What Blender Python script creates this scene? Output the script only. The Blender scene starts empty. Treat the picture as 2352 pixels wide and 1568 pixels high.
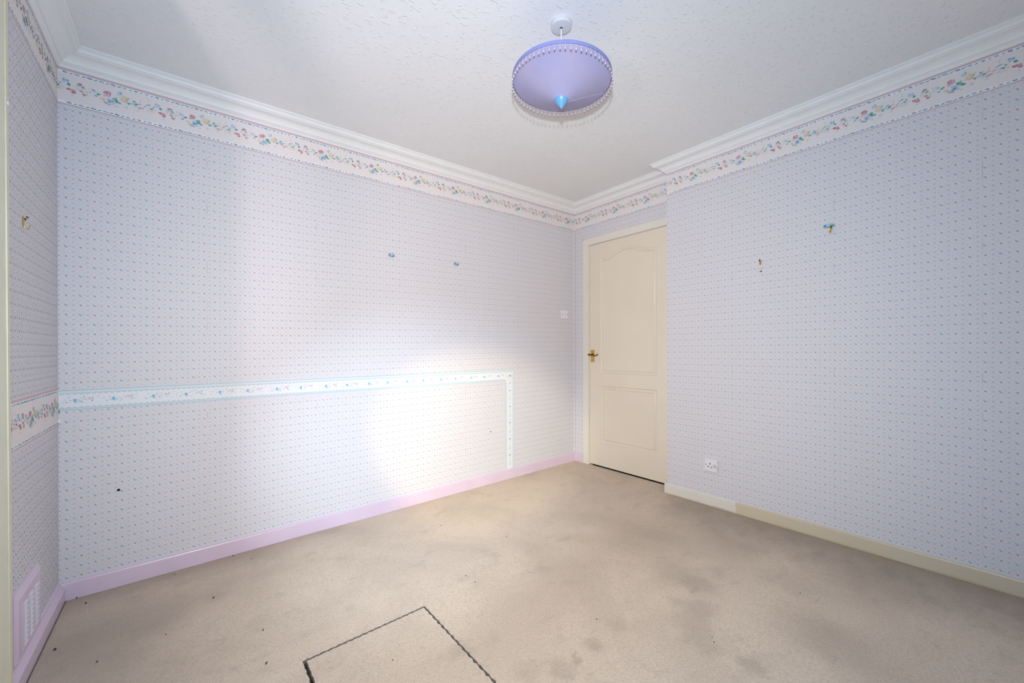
import bpy, bmesh, math, random
from mathutils import Vector, Matrix

random.seed(7)
SC = bpy.context.scene
COL = SC.collection

# ------------------------------------------------------------------ camera
cam_d = bpy.data.cameras.new('camera')
cam = bpy.data.objects.new('camera', cam_d)
COL.objects.link(cam)
YAW, PIT, ROL, FPX = 0.6774, -0.0011, -0.0020, 926.44
CAM = Vector((-2.8602, -2.5777, 1.0916))
fw = Vector((math.sin(YAW)*math.cos(PIT), math.cos(YAW)*math.cos(PIT), math.sin(PIT)))
rr = Vector((math.cos(YAW), -math.sin(YAW), 0))
uu = rr.cross(fw)
r2 = math.cos(ROL)*rr + math.sin(ROL)*uu
u2 = -math.sin(ROL)*rr + math.cos(ROL)*uu
cam.matrix_world = Matrix(((r2.x, u2.x, -fw.x, CAM.x), (r2.y, u2.y, -fw.y, CAM.y),
                           (r2.z, u2.z, -fw.z, CAM.z), (0, 0, 0, 1)))
cam_d.sensor_width = 36
cam_d.lens = FPX/2352*36
cam_d.shift_x = 5.4/2352
cam_d.shift_y = 7.6/2352
cam_d.clip_start = 0.02
SC.camera = cam

# ------------------------------------------------------------------ world, exposure
w = bpy.data.worlds.new('sky')
SC.world = w
w.use_nodes = True
bg = w.node_tree.nodes['Background']
bg.inputs[0].default_value = (0.62, 0.76, 1.0, 1)
bg.inputs[1].default_value = 0.05
vs = SC.view_settings
SC.display_settings.display_device = 'sRGB'
vs.view_transform = 'Standard'
vs.look = 'None'
vs.exposure = 0.0
vs.gamma = 1.0
vs.use_curve_mapping = False


# ------------------------------------------------------------------ lights
def aim(o, target):
    d = Vector(target) - o.location
    o.rotation_euler = d.to_track_quat('-Z', 'Y').to_euler()


def light(name, typ, loc, target, energy, color, **kw):
    d = bpy.data.lights.new(name, typ)
    d.energy = energy
    d.color = color
    for k, v in kw.items():
        setattr(d, k, v)
    o = bpy.data.objects.new(name, d)
    COL.objects.link(o)
    o.location = loc
    aim(o, target)
    return o


# weak daylight through the window in the wall behind the camera
light('window_daylight', 'AREA', (-1.55, -2.93, 1.45), (-1.55, 0, 1.2), 3.2, (1.000, 0.812, 0.562),
      shape='RECTANGLE', size=2.1, size_y=1.25)
# the photographer's flash, just above the lens: wide cool spill and a warmer core
light('camera_flash', 'SPOT', (-2.86, -2.58, 1.31), (-1.15, -0.45, 1.15), 165.0, (0.550, 0.765, 1.0),
      spot_size=math.radians(150), spot_blend=1.0, shadow_soft_size=0.02)
light('camera_flash_core', 'SPOT', (-2.86, -2.58, 1.31), (-1.20, -0.35, 0.90), 104.0, (1.000, 0.654, 0.269),
      spot_size=math.radians(110), spot_blend=1.0, shadow_soft_size=0.02)
# spot added outside the left wall opening; throws the bands on wall and ceiling
light('side_band_spot', 'SPOT', (-3.62, -2.36, 1.15), (-2.3, 0, 2.3), 42.0, (1.000, 0.769, 0.821),
      spot_size=math.radians(105), spot_blend=1.0, shadow_soft_size=0.05)
# spot and wider halo added at that opening to make the bright back-wall patch
light('wall_patch_spot', 'SPOT', (-3.36, -2.25, 1.45), (-1.05, 0, 0.33), 185, (1.0, 0.80, 0.40),
      spot_size=math.radians(28), spot_blend=0.6, shadow_soft_size=0.05)
light('wall_patch_halo_spot', 'SPOT', (-3.36, -2.25, 1.45), (-1.40, 0, 0.18), 205, (0.64, 0.82, 1.0),
      spot_size=math.radians(48), spot_blend=1.0, shadow_soft_size=0.05)

# ------------------------------------------------------------------ room measures
LA = 3.288      # length of the long back wall
HC = 2.389      # ceiling
T = 0.136       # right wall stands this far forward of the door wall
D0 = -1.012     # where it starts
YF = -2.86      # window wall behind the camera
SLA, SLB = 0.0049, -0.0129   # vertical shear built into the geometry, fitted to line up edges in view


def S(v):  # adds the fitted vertical shear to a point
    return Vector((v[0], v[1], v[2] + SLA*v[0] + SLB*v[1]))


# ------------------------------------------------------------------ node helpers
class NT:
    def __init__(self, name):
        self.m = bpy.data.materials.new(name)
        self.m.use_nodes = True
        self.t = self.m.node_tree
        self.b = self.t.nodes['Principled BSDF']

    def n(self, typ, **kw):
        x = self.t.nodes.new(typ)
        for k, v in kw.items():
            setattr(x, k, v)
        return x

    def l(self, a, b):
        if hasattr(a, 'is_output') or isinstance(a, bpy.types.NodeSocket):
            self.t.links.new(a, b)
        else:
            b.default_value = a

    def math(self, op, a, b=None, c=None, clamp=False):
        x = self.n('ShaderNodeMath', operation=op, use_clamp=clamp)
        self.l(a, x.inputs[0])
        if b is not None:
            self.l(b, x.inputs[1])
        if c is not None:
            self.l(c, x.inputs[2])
        return x.outputs[0]

    def mix(self, f, a, b):
        x = self.n('ShaderNodeMix', data_type='RGBA')
        self.l(f, x.inputs[0])
        for v, i in ((a, 6), (b, 7)):
            if isinstance(v, (tuple, list)):
                x.inputs[i].default_value = (*v[:3], 1)
            else:
                self.t.links.new(v, x.inputs[i])
        return x.outputs[2]

    def ramp(self, v, lo, hi, a=0.0, b=1.0):
        x = self.n('ShaderNodeMapRange', interpolation_type='SMOOTHSTEP')
        self.l(v, x.inputs[0])
        for i, q in ((1, lo), (2, hi), (3, a), (4, b)):
            x.inputs[i].default_value = q
        return x.outputs[0]

    def noise(self, vec, scale, detail=3.0, rough=0.5, dist=0.0):
        x = self.n('ShaderNodeTexNoise')
        if vec is not None:
            self.t.links.new(vec, x.inputs['Vector'])
        x.inputs['Scale'].default_value = scale
        x.inputs['Detail'].default_value = detail
        x.inputs['Roughness'].default_value = rough
        x.inputs['Distortion'].default_value = dist
        return x.outputs['Fac']

    def mapping(self, vec, scale=(1, 1, 1), rot=(0, 0, 0), loc=(0, 0, 0)):
        x = self.n('ShaderNodeMapping')
        self.t.links.new(vec, x.inputs[0])
        x.inputs['Location'].default_value = loc
        x.inputs['Rotation'].default_value = rot
        x.inputs['Scale'].default_value = scale
        return x.outputs[0]

    def obj(self):
        return self.n('ShaderNodeTexCoord').outputs['Object']

    def uv(self):
        return self.n('ShaderNodeTexCoord').outputs['UV']

    def color(self, c):
        if isinstance(c, (tuple, list)):
            self.b.inputs['Base Color'].default_value = (*c[:3], 1)
        else:
            self.t.links.new(c, self.b.inputs['Base Color'])

    def bump(self, h, dist=0.001, strength=1.0):
        x = self.n('ShaderNodeBump')
        x.inputs['Strength'].default_value = strength
        x.inputs['Distance'].default_value = dist
        self.t.links.new(h, x.inputs['Height'])
        self.t.links.new(x.outputs[0], self.b.inputs['Normal'])


def paint(name, c, rough=0.5, var=0.03, bump=0.0, scale=14.0, metal=0.0, c2=None, spec=0.5, bscale=None):
    t = NT(name)
    o = t.obj()
    f = t.noise(o, scale, 4)
    d = c2 if c2 else tuple(x*(1-var*2.2) for x in c)
    t.color(t.mix(t.ramp(f, 0.3, 0.75), c, d))
    t.b.inputs['Roughness'].default_value = rough
    t.b.inputs['Metallic'].default_value = metal
    t.b.inputs['Specular IOR Level'].default_value = spec
    if bump:
        t.bump(t.noise(o, bscale or scale*12, 3), bump)
    return t.m


# ------------------------------------------------------------------ wallpaper
PAPER = (0.715, 0.696, 0.725)


def wallpaper(name, seam0):
    """plain ground of the wallpaper with its vertical joints; the little printed sprigs are laid on by sprigs()"""
    t = NT(name)
    sep = t.n('ShaderNodeSeparateXYZ')
    t.t.links.new(t.uv(), sep.inputs[0])
    q = t.math('MULTIPLY', t.math('SUBTRACT', sep.outputs[0], seam0), 1/0.519)
    q = t.math('MULTIPLY', t.math('ABSOLUTE', t.math('SUBTRACT', q, t.math('ROUND', q))), 0.519)
    sm = t.ramp(q, 0.0004, 0.0015, 1.0, 0.0)
    gap = t.ramp(t.noise(t.mapping(t.uv(), (0.01, 2.6, 1)), 2.0, 3, 0.75), 0.48, 0.68, 0.03, 0.75)
    t.color(t.mix(t.math('MULTIPLY', sm, gap), PAPER, (0.33, 0.26, 0.20)))
    t.b.inputs['Roughness'].default_value = 0.62
    t.b.inputs['Specular IOR Level'].default_value = 0.3
    return t.m


def plain(name, c, rough=0.6, spec=0.3):
    m = bpy.data.materials.new(name)
    m.use_nodes = True
    b = m.node_tree.nodes['Principled BSDF']
    b.inputs['Base Color'].default_value = (*c, 1)
    b.inputs['Roughness'].default_value = rough
    b.inputs['Specular IOR Level'].default_value = spec
    return m


SPRIG_INKS = [
    # bluish green butterfly / leaf pair
    (0.0, 0.0, -0.0030, 0.0020, 0.0040, 0.0022, -0.75, (0.30, 0.40, 0.48), 0.80),
    (0.0, 0.0, 0.0006, -0.0020, 0.0032, 0.0022, 0.2, (0.30, 0.44, 0.47), 0.80),
    (0.0, 0.0, 0.0060, -0.0012, 0.0020, 0.0010, 0.0, (0.48, 0.42, 0.52), 0.55),
    # small red bud with a yellow green foot
    (0.5, 0.0, 0.0004, 0.0000, 0.0027, 0.0026, 0.4, (0.38, 0.17, 0.18), 0.85),
    (0.5, 0.0, 0.0028, -0.0028, 0.0024, 0.0016, 0.5, (0.58, 0.56, 0.30), 0.6),
    (0.5, 0.0, -0.0040, 0.0030, 0.0030, 0.0010, -0.7, (0.45, 0.52, 0.56), 0.55),
    # dots
    (0.25, 0.0, 0.0, 0.0, 0.0022, 0.0018, -0.3, (0.36, 0.22, 0.32), 0.80),
    (0.75, 0.0, 0.0, 0.0, 0.0022, 0.0018, 0.3, (0.38, 0.30, 0.40), 0.70),
    # leafy cluster
    (0.25, 0.25, 0.0, 0.0, 0.0042, 0.0018, 0.2, (0.45, 0.58, 0.52), 0.60),
    (0.25, 0.25, 0.0010, 0.0030, 0.0018, 0.0020, 0.0, (0.48, 0.56, 0.62), 0.50),
    # pinkish sprig
    (0.25, 0.75, -0.0010, 0.0000, 0.0058, 0.0011, 0.35, (0.50, 0.40, 0.45), 0.65),
    (0.25, 0.75, 0.0026, -0.0036, 0.0028, 0.0014, 0.9, (0.50, 0.60, 0.52), 0.45),
    # tiny fillers
    (0.125, 0.0, 0.0, 0.0040, 0.0015, 0.0012, 0.0, (0.52, 0.40, 0.50), 0.5),
    (0.40, 0.20, 0.0, 0.0, 0.0028, 0.0009, -0.8, (0.45, 0.52, 0.66), 0.5),
]
PW, PH = 0.0872, 0.0850
SPRIG_MATS = [plain('print_%d' % i, tuple(p+(q-p)*min(1, k[8]*(1.0 if i < 8 else 1.3)) for p, q in zip(PAPER, k[7]))) for i, k in enumerate(SPRIG_INKS)]
SPRIG_MATS.append(plain('print_trellis', tuple(p+(q-p)*0.85 for p, q in zip(PAPER, (0.54, 0.60, 0.75)))))


def sprigs(wall, to3d, s0, s1, z0, z1, u0, v0):
    """adds the repeating print of the wallpaper to a wall's mesh, over the rectangle s0..s1, z0..z1"""
    cell = []
    rnd = random.Random(5)
    for i, (cu, cv, dx, dy, rx, ry, ang, _c, _s) in enumerate(SPRIG_INKS):
        for hu, hv in ((0, 0), (.5, .5)):
            c_, s_ = math.cos(ang), math.sin(ang)
            pts = []
            for k in range(6):
                a = 2*math.pi*k/6
                x, y = rx*1.30*math.cos(a)*rnd.uniform(.85, 1.1), ry*1.35*math.sin(a)*rnd.uniform(.85, 1.1)
                pts.append((((cu+hu) % 1)*PW+dx+x*c_-y*s_, ((cv+hv) % 1)*PH+dy+x*s_+y*c_))
            cell.append((pts, i, 0.00030+0.00002*i))
    ti = len(SPRIG_INKS)
    nd = 4
    for sg in (1, -1):
        for h in (0.0, 0.5):
            for k in range(nd):
                # pale dashes along both diagonals of the trellis
                f0, f1 = (k+.12)/nd, (k+.88)/nd
                p0 = (f0*PW, (sg*f0+h+.25)*PH)
                p1 = (f1*PW, (sg*f1+h+.25)*PH)
                w_ = 0.0010
                cell.append(([(p0[0], p0[1]-w_), (p1[0], p1[1]-w_), (p1[0], p1[1]+w_), (p0[0], p0[1]+w_)], ti, 0.00018 if sg > 0 else 0.00023))
    verts, faces, mi = [], [], []
    i0, i1 = math.floor((s0-u0)/PW)-1, math.ceil((s1-u0)/PW)+1
    j0, j1 = math.floor((z0-v0)/PH)-1, math.ceil((z1-v0)/PH)+1
    for i in range(i0, i1):
        for j in range(j0, j1):
            bx_, bz = u0+i*PW, v0+j*PH
            for pts, m_, h in cell:
                q = [(min(max(bx_+x, s0), s1), min(max(bz+y, z0), z1)) for x, y in pts]
                if max(p[0] for p in q)-min(p[0] for p in q) < 2e-4 or max(p[1] for p in q)-min(p[1] for p in q) < 2e-4:
                    continue
                n = len(verts)
                verts.extend(S(to3d(a, b, h)) for a, b in q)
                faces.append(tuple(range(n, n+len(q))))
                mi.append(m_+1)
    bm = bmesh.new()
    bm.from_mesh(wall.data)
    me = bpy.data.meshes.new('tmp')
    me.from_pydata(verts, [], faces)
    me.polygons.foreach_set('material_index', mi)
    bm.from_mesh(me)
    bm.to_mesh(wall.data)
    bm.free()
    bpy.data.meshes.remove(me)
    for m_ in SPRIG_MATS:
        wall.data.materials.append(m_)


M = {}
M['paper_back'] = wallpaper('wallpaper_back', -0.696)
M['paper_right'] = wallpaper('wallpaper_right', 1.980)
M['paper_end'] = wallpaper('wallpaper_end', 0.085)
M['paper_left'] = wallpaper('wallpaper_left', -0.50)
M['plaster'] = paint('plaster', (0.70, 0.70, 0.70), 0.8)

# ceiling: emulsion over a lightly flecked lining
t = NT('ceiling_paint')
o = t.obj()
fl = t.ramp(t.noise(t.mapping(o, (1.0, 1.9, 1), (0, 0, 0.5)), 42, 2), 0.60, 0.72)
fine = t.noise(o, 55, 3)
big = t.noise(o, 1.1, 4, 0.6)
t.color(t.mix(t.ramp(big, 0.3, 0.75), (0.850, 0.856, 0.862), (0.815, 0.822, 0.830)))
t.b.inputs['Roughness'].default_value = 0.75
t.bump(t.math('ADD', t.math('MULTIPLY', fl, 0.8), t.math('MULTIPLY', fine, 0.5)), 0.0035, 0.55)
M['ceiling'] = t.m

M['cornice'] = paint('cornice_paint', (0.860, 0.862, 0.862), 0.5, 0.01, spec=0.4)
M['pink'] = paint('pink_gloss', (0.735, 0.600, 0.735), 0.32, 0.03, 0.0004, 5)
M['frame_white'] = paint('frame_paint', (0.800, 0.765, 0.690), 0.4, 0.02, 0.0003, 4)
M['door'] = paint('door_paint', (0.800, 0.715, 0.590), 0.38, 0.015, 0.0002, 3)
M['wardrobe'] = paint('wardrobe_cream', (0.70, 0.68, 0.53), 0.45, 0.03)
M['wardrobe_edge'] = paint('wardrobe_edging', (0.66, 0.60, 0.43), 0.45, 0.03)
M['brass'] = paint('brass', (0.80, 0.52, 0.12), 0.28, 0.05, metal=1.0)
M['brass_dark'] = paint('tarnished_brass', (0.20, 0.09, 0.02), 0.4, 0.1, metal=0.7)
M['screw'] = paint('screw_metal', (0.25, 0.17, 0.06), 0.4, 0.1, metal=0.8)
M['dark'] = paint('dark_void', (0.006, 0.005, 0.005), 0.9, 0.0)
M['dirt_gap_shade'] = paint('grime_gap_shade', (0.15, 0.13, 0.11), 0.9, 0.1)  # also painted on the carpet's cut faces as shade in the gap
M['plastic'] = paint('white_plastic', (0.80, 0.79, 0.84), 0.3, 0.01)
M['vent_white'] = paint('vent_slats', (0.74, 0.73, 0.76), 0.4, 0.02)

# right baseboard: fresh white over the first stretch, old cream beyond, yellowed lower edge
t = NT('cream_baseboard')
o = t.obj()
sp = t.n('ShaderNodeSeparateXYZ')
t.t.links.new(o, sp.inputs[0])
yy = t.math('ADD', sp.outputs[1], t.math('MULTIPLY', t.noise(o, 30, 2), 0.02))
white = t.ramp(yy, -1.478, -1.470)
low = t.ramp(t.math('ADD', t.math('SUBTRACT', sp.outputs[2], t.math('MULTIPLY', sp.outputs[1], SLB)), t.math('MULTIPLY', t.noise(o, 9, 3), 0.02)), 0.014, 0.020, 1, 0)
c = t.mix(white, (0.660, 0.575, 0.430), (0.780, 0.730, 0.660))
c = t.mix(t.math('MULTIPLY', low, 0.6), c, (0.56, 0.47, 0.25))
c = t.mix(t.math('MULTIPLY', t.ramp(t.noise(o, 7, 4), 0.5, 0.8), 0.12), c, (0.50, 0.44, 0.33))
t.color(c)
t.b.inputs['Roughness'].default_value = 0.38
M['cream'] = t.m

# carpet
t = NT('carpet')
o = t.n('ShaderNodeNewGeometry').outputs['Position']
sp = t.n('ShaderNodeSeparateXYZ')
t.t.links.new(o, sp.inputs[0])
X, Y = sp.outputs[0], sp.outputs[1]
big = t.noise(o, 1.7, 5, 0.6, 0.6)
mid = t.noise(t.mapping(o, (1, 1.5, 1), (0, 0, 0.7)), 7.0, 4, 0.65, 0.4)
c = t.mix(t.ramp(big, 0.35, 0.68), (0.79, 0.65, 0.52), (0.67, 0.55, 0.44))
c = t.mix(t.math('MULTIPLY', t.ramp(mid, 0.54, 0.74), 0.26), c, (0.36, 0.285, 0.235))
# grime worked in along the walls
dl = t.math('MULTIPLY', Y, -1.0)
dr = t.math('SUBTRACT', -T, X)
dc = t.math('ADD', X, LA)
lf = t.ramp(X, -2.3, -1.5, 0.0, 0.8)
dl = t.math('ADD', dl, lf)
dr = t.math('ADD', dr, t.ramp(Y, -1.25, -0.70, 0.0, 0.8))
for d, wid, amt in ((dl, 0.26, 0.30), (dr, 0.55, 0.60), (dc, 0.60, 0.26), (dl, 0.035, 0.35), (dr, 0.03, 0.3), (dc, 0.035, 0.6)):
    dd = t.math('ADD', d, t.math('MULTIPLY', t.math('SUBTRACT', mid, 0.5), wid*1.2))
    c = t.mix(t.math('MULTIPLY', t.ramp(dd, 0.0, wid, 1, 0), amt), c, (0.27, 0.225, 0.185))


WV = t.n('ShaderNodeVectorMath', operation='MULTIPLY_ADD')
nz = t.n('ShaderNodeTexNoise')
t.t.links.new(o, nz.inputs['Vector'])
nz.inputs['Scale'].default_value = 26
nz.inputs['Detail'].default_value = 3
nz.inputs['Roughness'].default_value = 0.7
t.t.links.new(nz.outputs['Color'], WV.inputs[0])
WV.inputs[1].default_value = (0.09, 0.09, 0)
t.t.links.new(o, WV.inputs[2])
flat = t.mapping(WV.outputs[0], (1, 1, 0), (0, 0, 0), (-.045, -.045, 0))


def spot(px, py, r, amt, colr):
    global c
    d = t.n('ShaderNodeVectorMath', operation='DISTANCE')
    t.t.links.new(flat, d.inputs[0])
    d.inputs[1].default_value = (px, py, 0)
    c = t.mix(t.ramp(d.outputs['Value'], r*0.3, r*1.35, amt*0.75, 0), c, colr)


STAINS = [
    (-1.515, -1.167, 0.042, 0.40, (0.4, 0.37, 0.34)),
    (-1.077, -1.704, 0.078, 0.50, (0.33, 0.26, 0.21)),
    (-1.230, -1.787, 0.072, 0.45, (0.33, 0.26, 0.21)),
    (-1.336, -1.810, 0.081, 0.40, (0.33, 0.26, 0.21)),
    (-1.264, -1.704, 0.035, 0.30, (0.33, 0.26, 0.21)),
    (-0.893, -1.312, 0.232, 0.35, (0.33, 0.26, 0.21)),
    (-1.065, -1.563, 0.121, 0.30, (0.33, 0.26, 0.21)),
    (-1.391, -2.040, 0.054, 0.50, (0.33, 0.26, 0.21)),
    (-1.404, -1.887, 0.069, 0.35, (0.33, 0.26, 0.21)),
    (-1.807, -1.626, 0.017, 0.60, (0.33, 0.26, 0.21)),
    (-1.822, -1.651, 0.019, 0.60, (0.33, 0.26, 0.21)),
    (-1.721, -1.636, 0.039, 0.40, (0.33, 0.26, 0.21)),
    (-1.892, -1.646, 0.048, 0.45, (0.33, 0.26, 0.21)),
    (-1.987, -1.579, 0.056, 0.30, (0.33, 0.26, 0.21)),
    (-1.563, -1.629, 0.049, 0.30, (0.33, 0.26, 0.21)),
    (-1.054, -2.108, 0.151, 0.25, (0.33, 0.26, 0.21)),
    (-0.471, -1.638, 0.227, 0.30, (0.33, 0.26, 0.21)),
    (-1.149, -1.119, 0.052, 0.45, (0.66, 0.53, 0.33)),
    (-3.054, -0.418, 0.214, 0.27, (0.27, 0.23, 0.2)),
    (-3.163, -0.431, 0.153, 0.27, (0.27, 0.23, 0.2)),
    (-2.967, -0.374, 0.156, 0.21, (0.27, 0.23, 0.2)),
    (-2.643, -0.720, 0.061, 0.15, (0.27, 0.23, 0.2)),
    (-2.759, -0.398, 0.048, 0.30, (0.27, 0.23, 0.2)),
    (-2.074, -0.162, 0.196, 0.18, (0.27, 0.23, 0.2)),
    (-2.699, -0.074, 0.285, 0.21, (0.27, 0.23, 0.2)),
    (-3.114, -0.674, 0.160, 0.18, (0.27, 0.23, 0.2)),
    (-2.096, -1.350, 0.047, 0.30, (0.33, 0.26, 0.21)),
    (-1.038, -2.207, 0.144, 0.25, (0.33, 0.26, 0.21)),
    (-0.447, -2.179, 0.215, 0.25, (0.33, 0.26, 0.21)),
    (-0.360, -1.311, 0.223, 0.25, (0.33, 0.26, 0.21)),
]
for st in STAINS:
    spot(*st)
pile = t.noise(o, 420, 2, 0.7)
pile2 = t.noise(o, 120, 3, 0.7)
c = t.mix(t.math('MULTIPLY', t.ramp(pile, 0.3, 0.62, 1, 0), 0.36), c, (0.30, 0.25, 0.21))
c = t.mix(t.math('MULTIPLY', t.ramp(pile2, 0.3, 0.58, 1, 0), 0.30), c, (0.33, 0.28, 0.24))
t.color(c)
t.b.inputs['Roughness'].default_value = 0.95
t.b.inputs['Specular IOR Level'].default_value = 0.1
t.bump(t.math('ADD', t.math('MULTIPLY', pile, 0.5), pile2), 0.004, 0.7)
M['carpet'] = t.m

# lampshade fabric
t = NT('lilac_fabric')
o = t.obj()
wv = t.n('ShaderNodeTexWave', wave_type='BANDS')
t.t.links.new(o, wv.inputs['Vector'])
wv.inputs['Scale'].default_value = 160
wv.inputs['Distortion'].default_value = 1.0
t.color(t.mix(t.ramp(t.noise(o, 9, 4), 0.3, 0.7), (0.345, 0.34, 0.555), (0.385, 0.36, 0.545)))
t.b.inputs['Roughness'].default_value = 0.75
t.bump(wv.outputs['Fac'], 0.0006, 0.4)
M['lilac'] = t.m
M['band'] = paint('shade_binding', (0.235, 0.27, 0.58), 0.6, 0.03)
M['seamtape'] = paint('shade_seam', (0.62, 0.60, 0.74), 0.6, 0.02)
M['finial'] = paint('finial_blue', (0.13, 0.37, 0.64), 0.35, 0.02)
M['bead'] = paint('bead_lilac', (0.78, 0.70, 0.84), 0.25, 0.02)
M['bead_dark'] = paint('bead_tip', (0.26, 0.20, 0.30), 0.35, 0.05)  # dark colour stands in for the shadowed tip of each drop
M['piping'] = paint('shade_piping', (0.20, 0.15, 0.30), 0.6, 0.05)

# printed border inks
INK = {
    'ground': (0.800, 0.750, 0.745), 'white': (0.86, 0.87, 0.90), 'pinkline': (0.66, 0.46, 0.49),
    'red': (0.50, 0.20, 0.26), 'pink': (0.66, 0.46, 0.52), 'rose': (0.58, 0.31, 0.37),
    'blue': (0.27, 0.40, 0.62), 'pale_blue': (0.46, 0.60, 0.76), 'navy': (0.13, 0.26, 0.46),
    'green': (0.09, 0.36, 0.32), 'pale_green': (0.38, 0.55, 0.50), 'yellow': (0.74, 0.62, 0.44),
    'orange': (0.68, 0.47, 0.30), 'teal': (0.16, 0.38, 0.46),
    'c_ground': (0.78, 0.80, 0.83), 'c_line': (0.40, 0.52, 0.59), 'c_lace': (0.46, 0.57, 0.62),
    'c_pale': (0.64, 0.74, 0.80), 'c_blue': (0.20, 0.47, 0.82), 'c_pink': (0.80, 0.50, 0.57),
    'c_green': (0.22, 0.42, 0.42), 'c_grey': (0.50, 0.60, 0.64), 'c_violet': (0.52, 0.52, 0.68),
}
for k, v in INK.items():
    M['ink_'+k] = plain('ink_'+k, v)


# ------------------------------------------------------------------ mesh helpers
def link(name, me, parent=None):
    o = bpy.data.objects.new(name, me)
    COL.objects.link(o)
    if parent is not None:
        o.parent = parent
    return o


def finish(name, bm, mats, parent=None, root=None, smooth=False, level=True, uv=None):
    """bm is in room coordinates; root = the world position of the thing it belongs to"""
    if level:  # true puts the fitted shear into the mesh
        for v in bm.verts:
            v.co = S(v.co)
    if uv:
        lay = bm.loops.layers.uv.new('UVMap')
        for f in bm.faces:
            for lp in f.loops:
                lp[lay].uv = uv(lp.vert.co)
    base = Vector((0, 0, 0))
    if root is not None:
        base = Vector(root)
    for v in bm.verts:
        v.co = v.co - base
    bmesh.ops.recalc_face_normals(bm, faces=bm.faces)
    if smooth:
        for f in bm.faces:
            f.smooth = True
    me = bpy.data.meshes.new(name)
    bm.to_mesh(me)
    bm.free()
    if not isinstance(mats, (list, tuple)):
        mats = [mats]
    for m_ in mats:
        me.materials.append(m_)
    if smooth:
        try:
            me.set_sharp_from_angle(angle=math.radians(38))
        except Exception:
            pass
    return link(name, me, parent)


def empty(name, loc, label, cat, group=None):
    e = bpy.data.objects.new(name, None)
    COL.objects.link(e)
    e.empty_display_size = 0.05
    e.location = S(loc)
    e['label'] = label
    e['category'] = cat
    if group:
        e['group'] = group
    return e


def box(bm, x0, x1, y0, y1, z0, z1, mi=0, bev=0.0):
    vs_ = [bm.verts.new((x, y, z)) for z in (z0, z1) for y in (y0, y1) for x in (x0, x1)]
    fs = []
    for q in ((0, 1, 3, 2), (4, 6, 7, 5), (0, 4, 5, 1), (2, 3, 7, 6), (0, 2, 6, 4), (1, 5, 7, 3)):
        f = bm.faces.new([vs_[i] for i in q])
        f.material_index = mi
        fs.append(f)
    if bev:
        es = {e for f in fs for e in f.edges}
        r_ = bmesh.ops.bevel(bm, geom=list(es), offset=bev, segments=2, affect='EDGES', profile=0.6)
        for f in r_['faces']:
            f.material_index = mi
    return vs_


def sweep(bm, path, prof, closed_prof=False, mi=0, cap=True):
    """path: list of (x,y); prof: list of (offset into the room, z). Mitred corners. Room lies to the left of the path."""
    rings = []
    n = len(path)
    for i, p in enumerate(path):
        p = Vector((p[0], p[1]))
        d0 = (p - Vector(path[i-1])).normalized() if i > 0 else None
        d1 = (Vector(path[i+1]) - p).normalized() if i < n-1 else None
        d0 = d0 or d1
        d1 = d1 or d0
        n0 = Vector((-d0.y, d0.x))
        n1 = Vector((-d1.y, d1.x))
        mt = (n0 + n1) / (1 + n0.dot(n1))
        rings.append([bm.verts.new((p.x + mt.x*a, p.y + mt.y*a, z)) for a, z in prof])
    k = len(prof)
    for a, b in zip(rings[:-1], rings[1:]):
        for j in range(k if closed_prof else k-1):
            f = bm.faces.new((a[j], a[(j+1) % k], b[(j+1) % k], b[j]))
            f.material_index = mi
    if cap and closed_prof:
        bm.faces.new(rings[0])
        bm.faces.new(rings[-1][::-1])


def lathe(bm, prof, seg=32, mi=0, centre=(0, 0, 0), cap=False):
    rings = []
    for r_, z in prof:
        if r_ < 1e-6:
            rings.append([bm.verts.new((centre[0], centre[1], centre[2]+z))])
        else:
            rings.append([bm.verts.new((centre[0]+r_*math.cos(2*math.pi*i/seg), centre[1]+r_*math.sin(2*math.pi*i/seg), centre[2]+z)) for i in range(seg)])
    for a, b in zip(rings[:-1], rings[1:]):
        for i in range(seg):
            j = (i+1) % seg
            if len(a) == 1:
                f = bm.faces.new((a[0], b[i], b[j]))
            elif len(b) == 1:
                f = bm.faces.new((a[i], a[j], b[0]))
            else:
                f = bm.faces.new((a[i], a[j], b[j], b[i]))
            f.material_index = mi


def tube(bm, pts, rad, seg=8, mi=0):
    pts = [Vector(p) for p in pts]
    if not isinstance(rad, (list, tuple)):
        rad = [rad]*len(pts)
    rings = []
    for i, p in enumerate(pts):
        d = (pts[min(i+1, len(pts)-1)] - pts[max(i-1, 0)]).normalized()
        a = d.orthogonal().normalized() if i == 0 else (prev - d*prev.dot(d)).normalized()
        prev = a
        b = d.cross(a)
        rings.append([bm.verts.new(p + (a*math.cos(2*math.pi*k/seg) + b*math.sin(2*math.pi*k/seg))*rad[i]) for k in range(seg)])
    for a, b in zip(rings[:-1], rings[1:]):
        for k in range(seg):
            f = bm.faces.new((a[k], a[(k+1) % seg], b[(k+1) % seg], b[k]))
            f.material_index = mi
    for r_ in (rings[0][::-1], rings[-1]):
        f = bm.faces.new(r_)
        f.material_index = mi


def structure(o):
    o['kind'] = 'structure'
    return o


# ------------------------------------------------------------------ room shell
TH = 0.12
uv_back = lambda p: (p.x, p.z - SLA*p.x - SLB*p.y)
uv_side = lambda p: (-p.y, p.z - SLA*p.x - SLB*p.y)
uv_left = lambda p: (p.y, p.z - SLA*p.x - SLB*p.y)

bm = bmesh.new()
box(bm, -LA-TH, TH, 0, TH, -0.03, HC+0.05)
wall_back = structure(finish('wall_back', bm, M['paper_back'], uv=uv_back))

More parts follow.
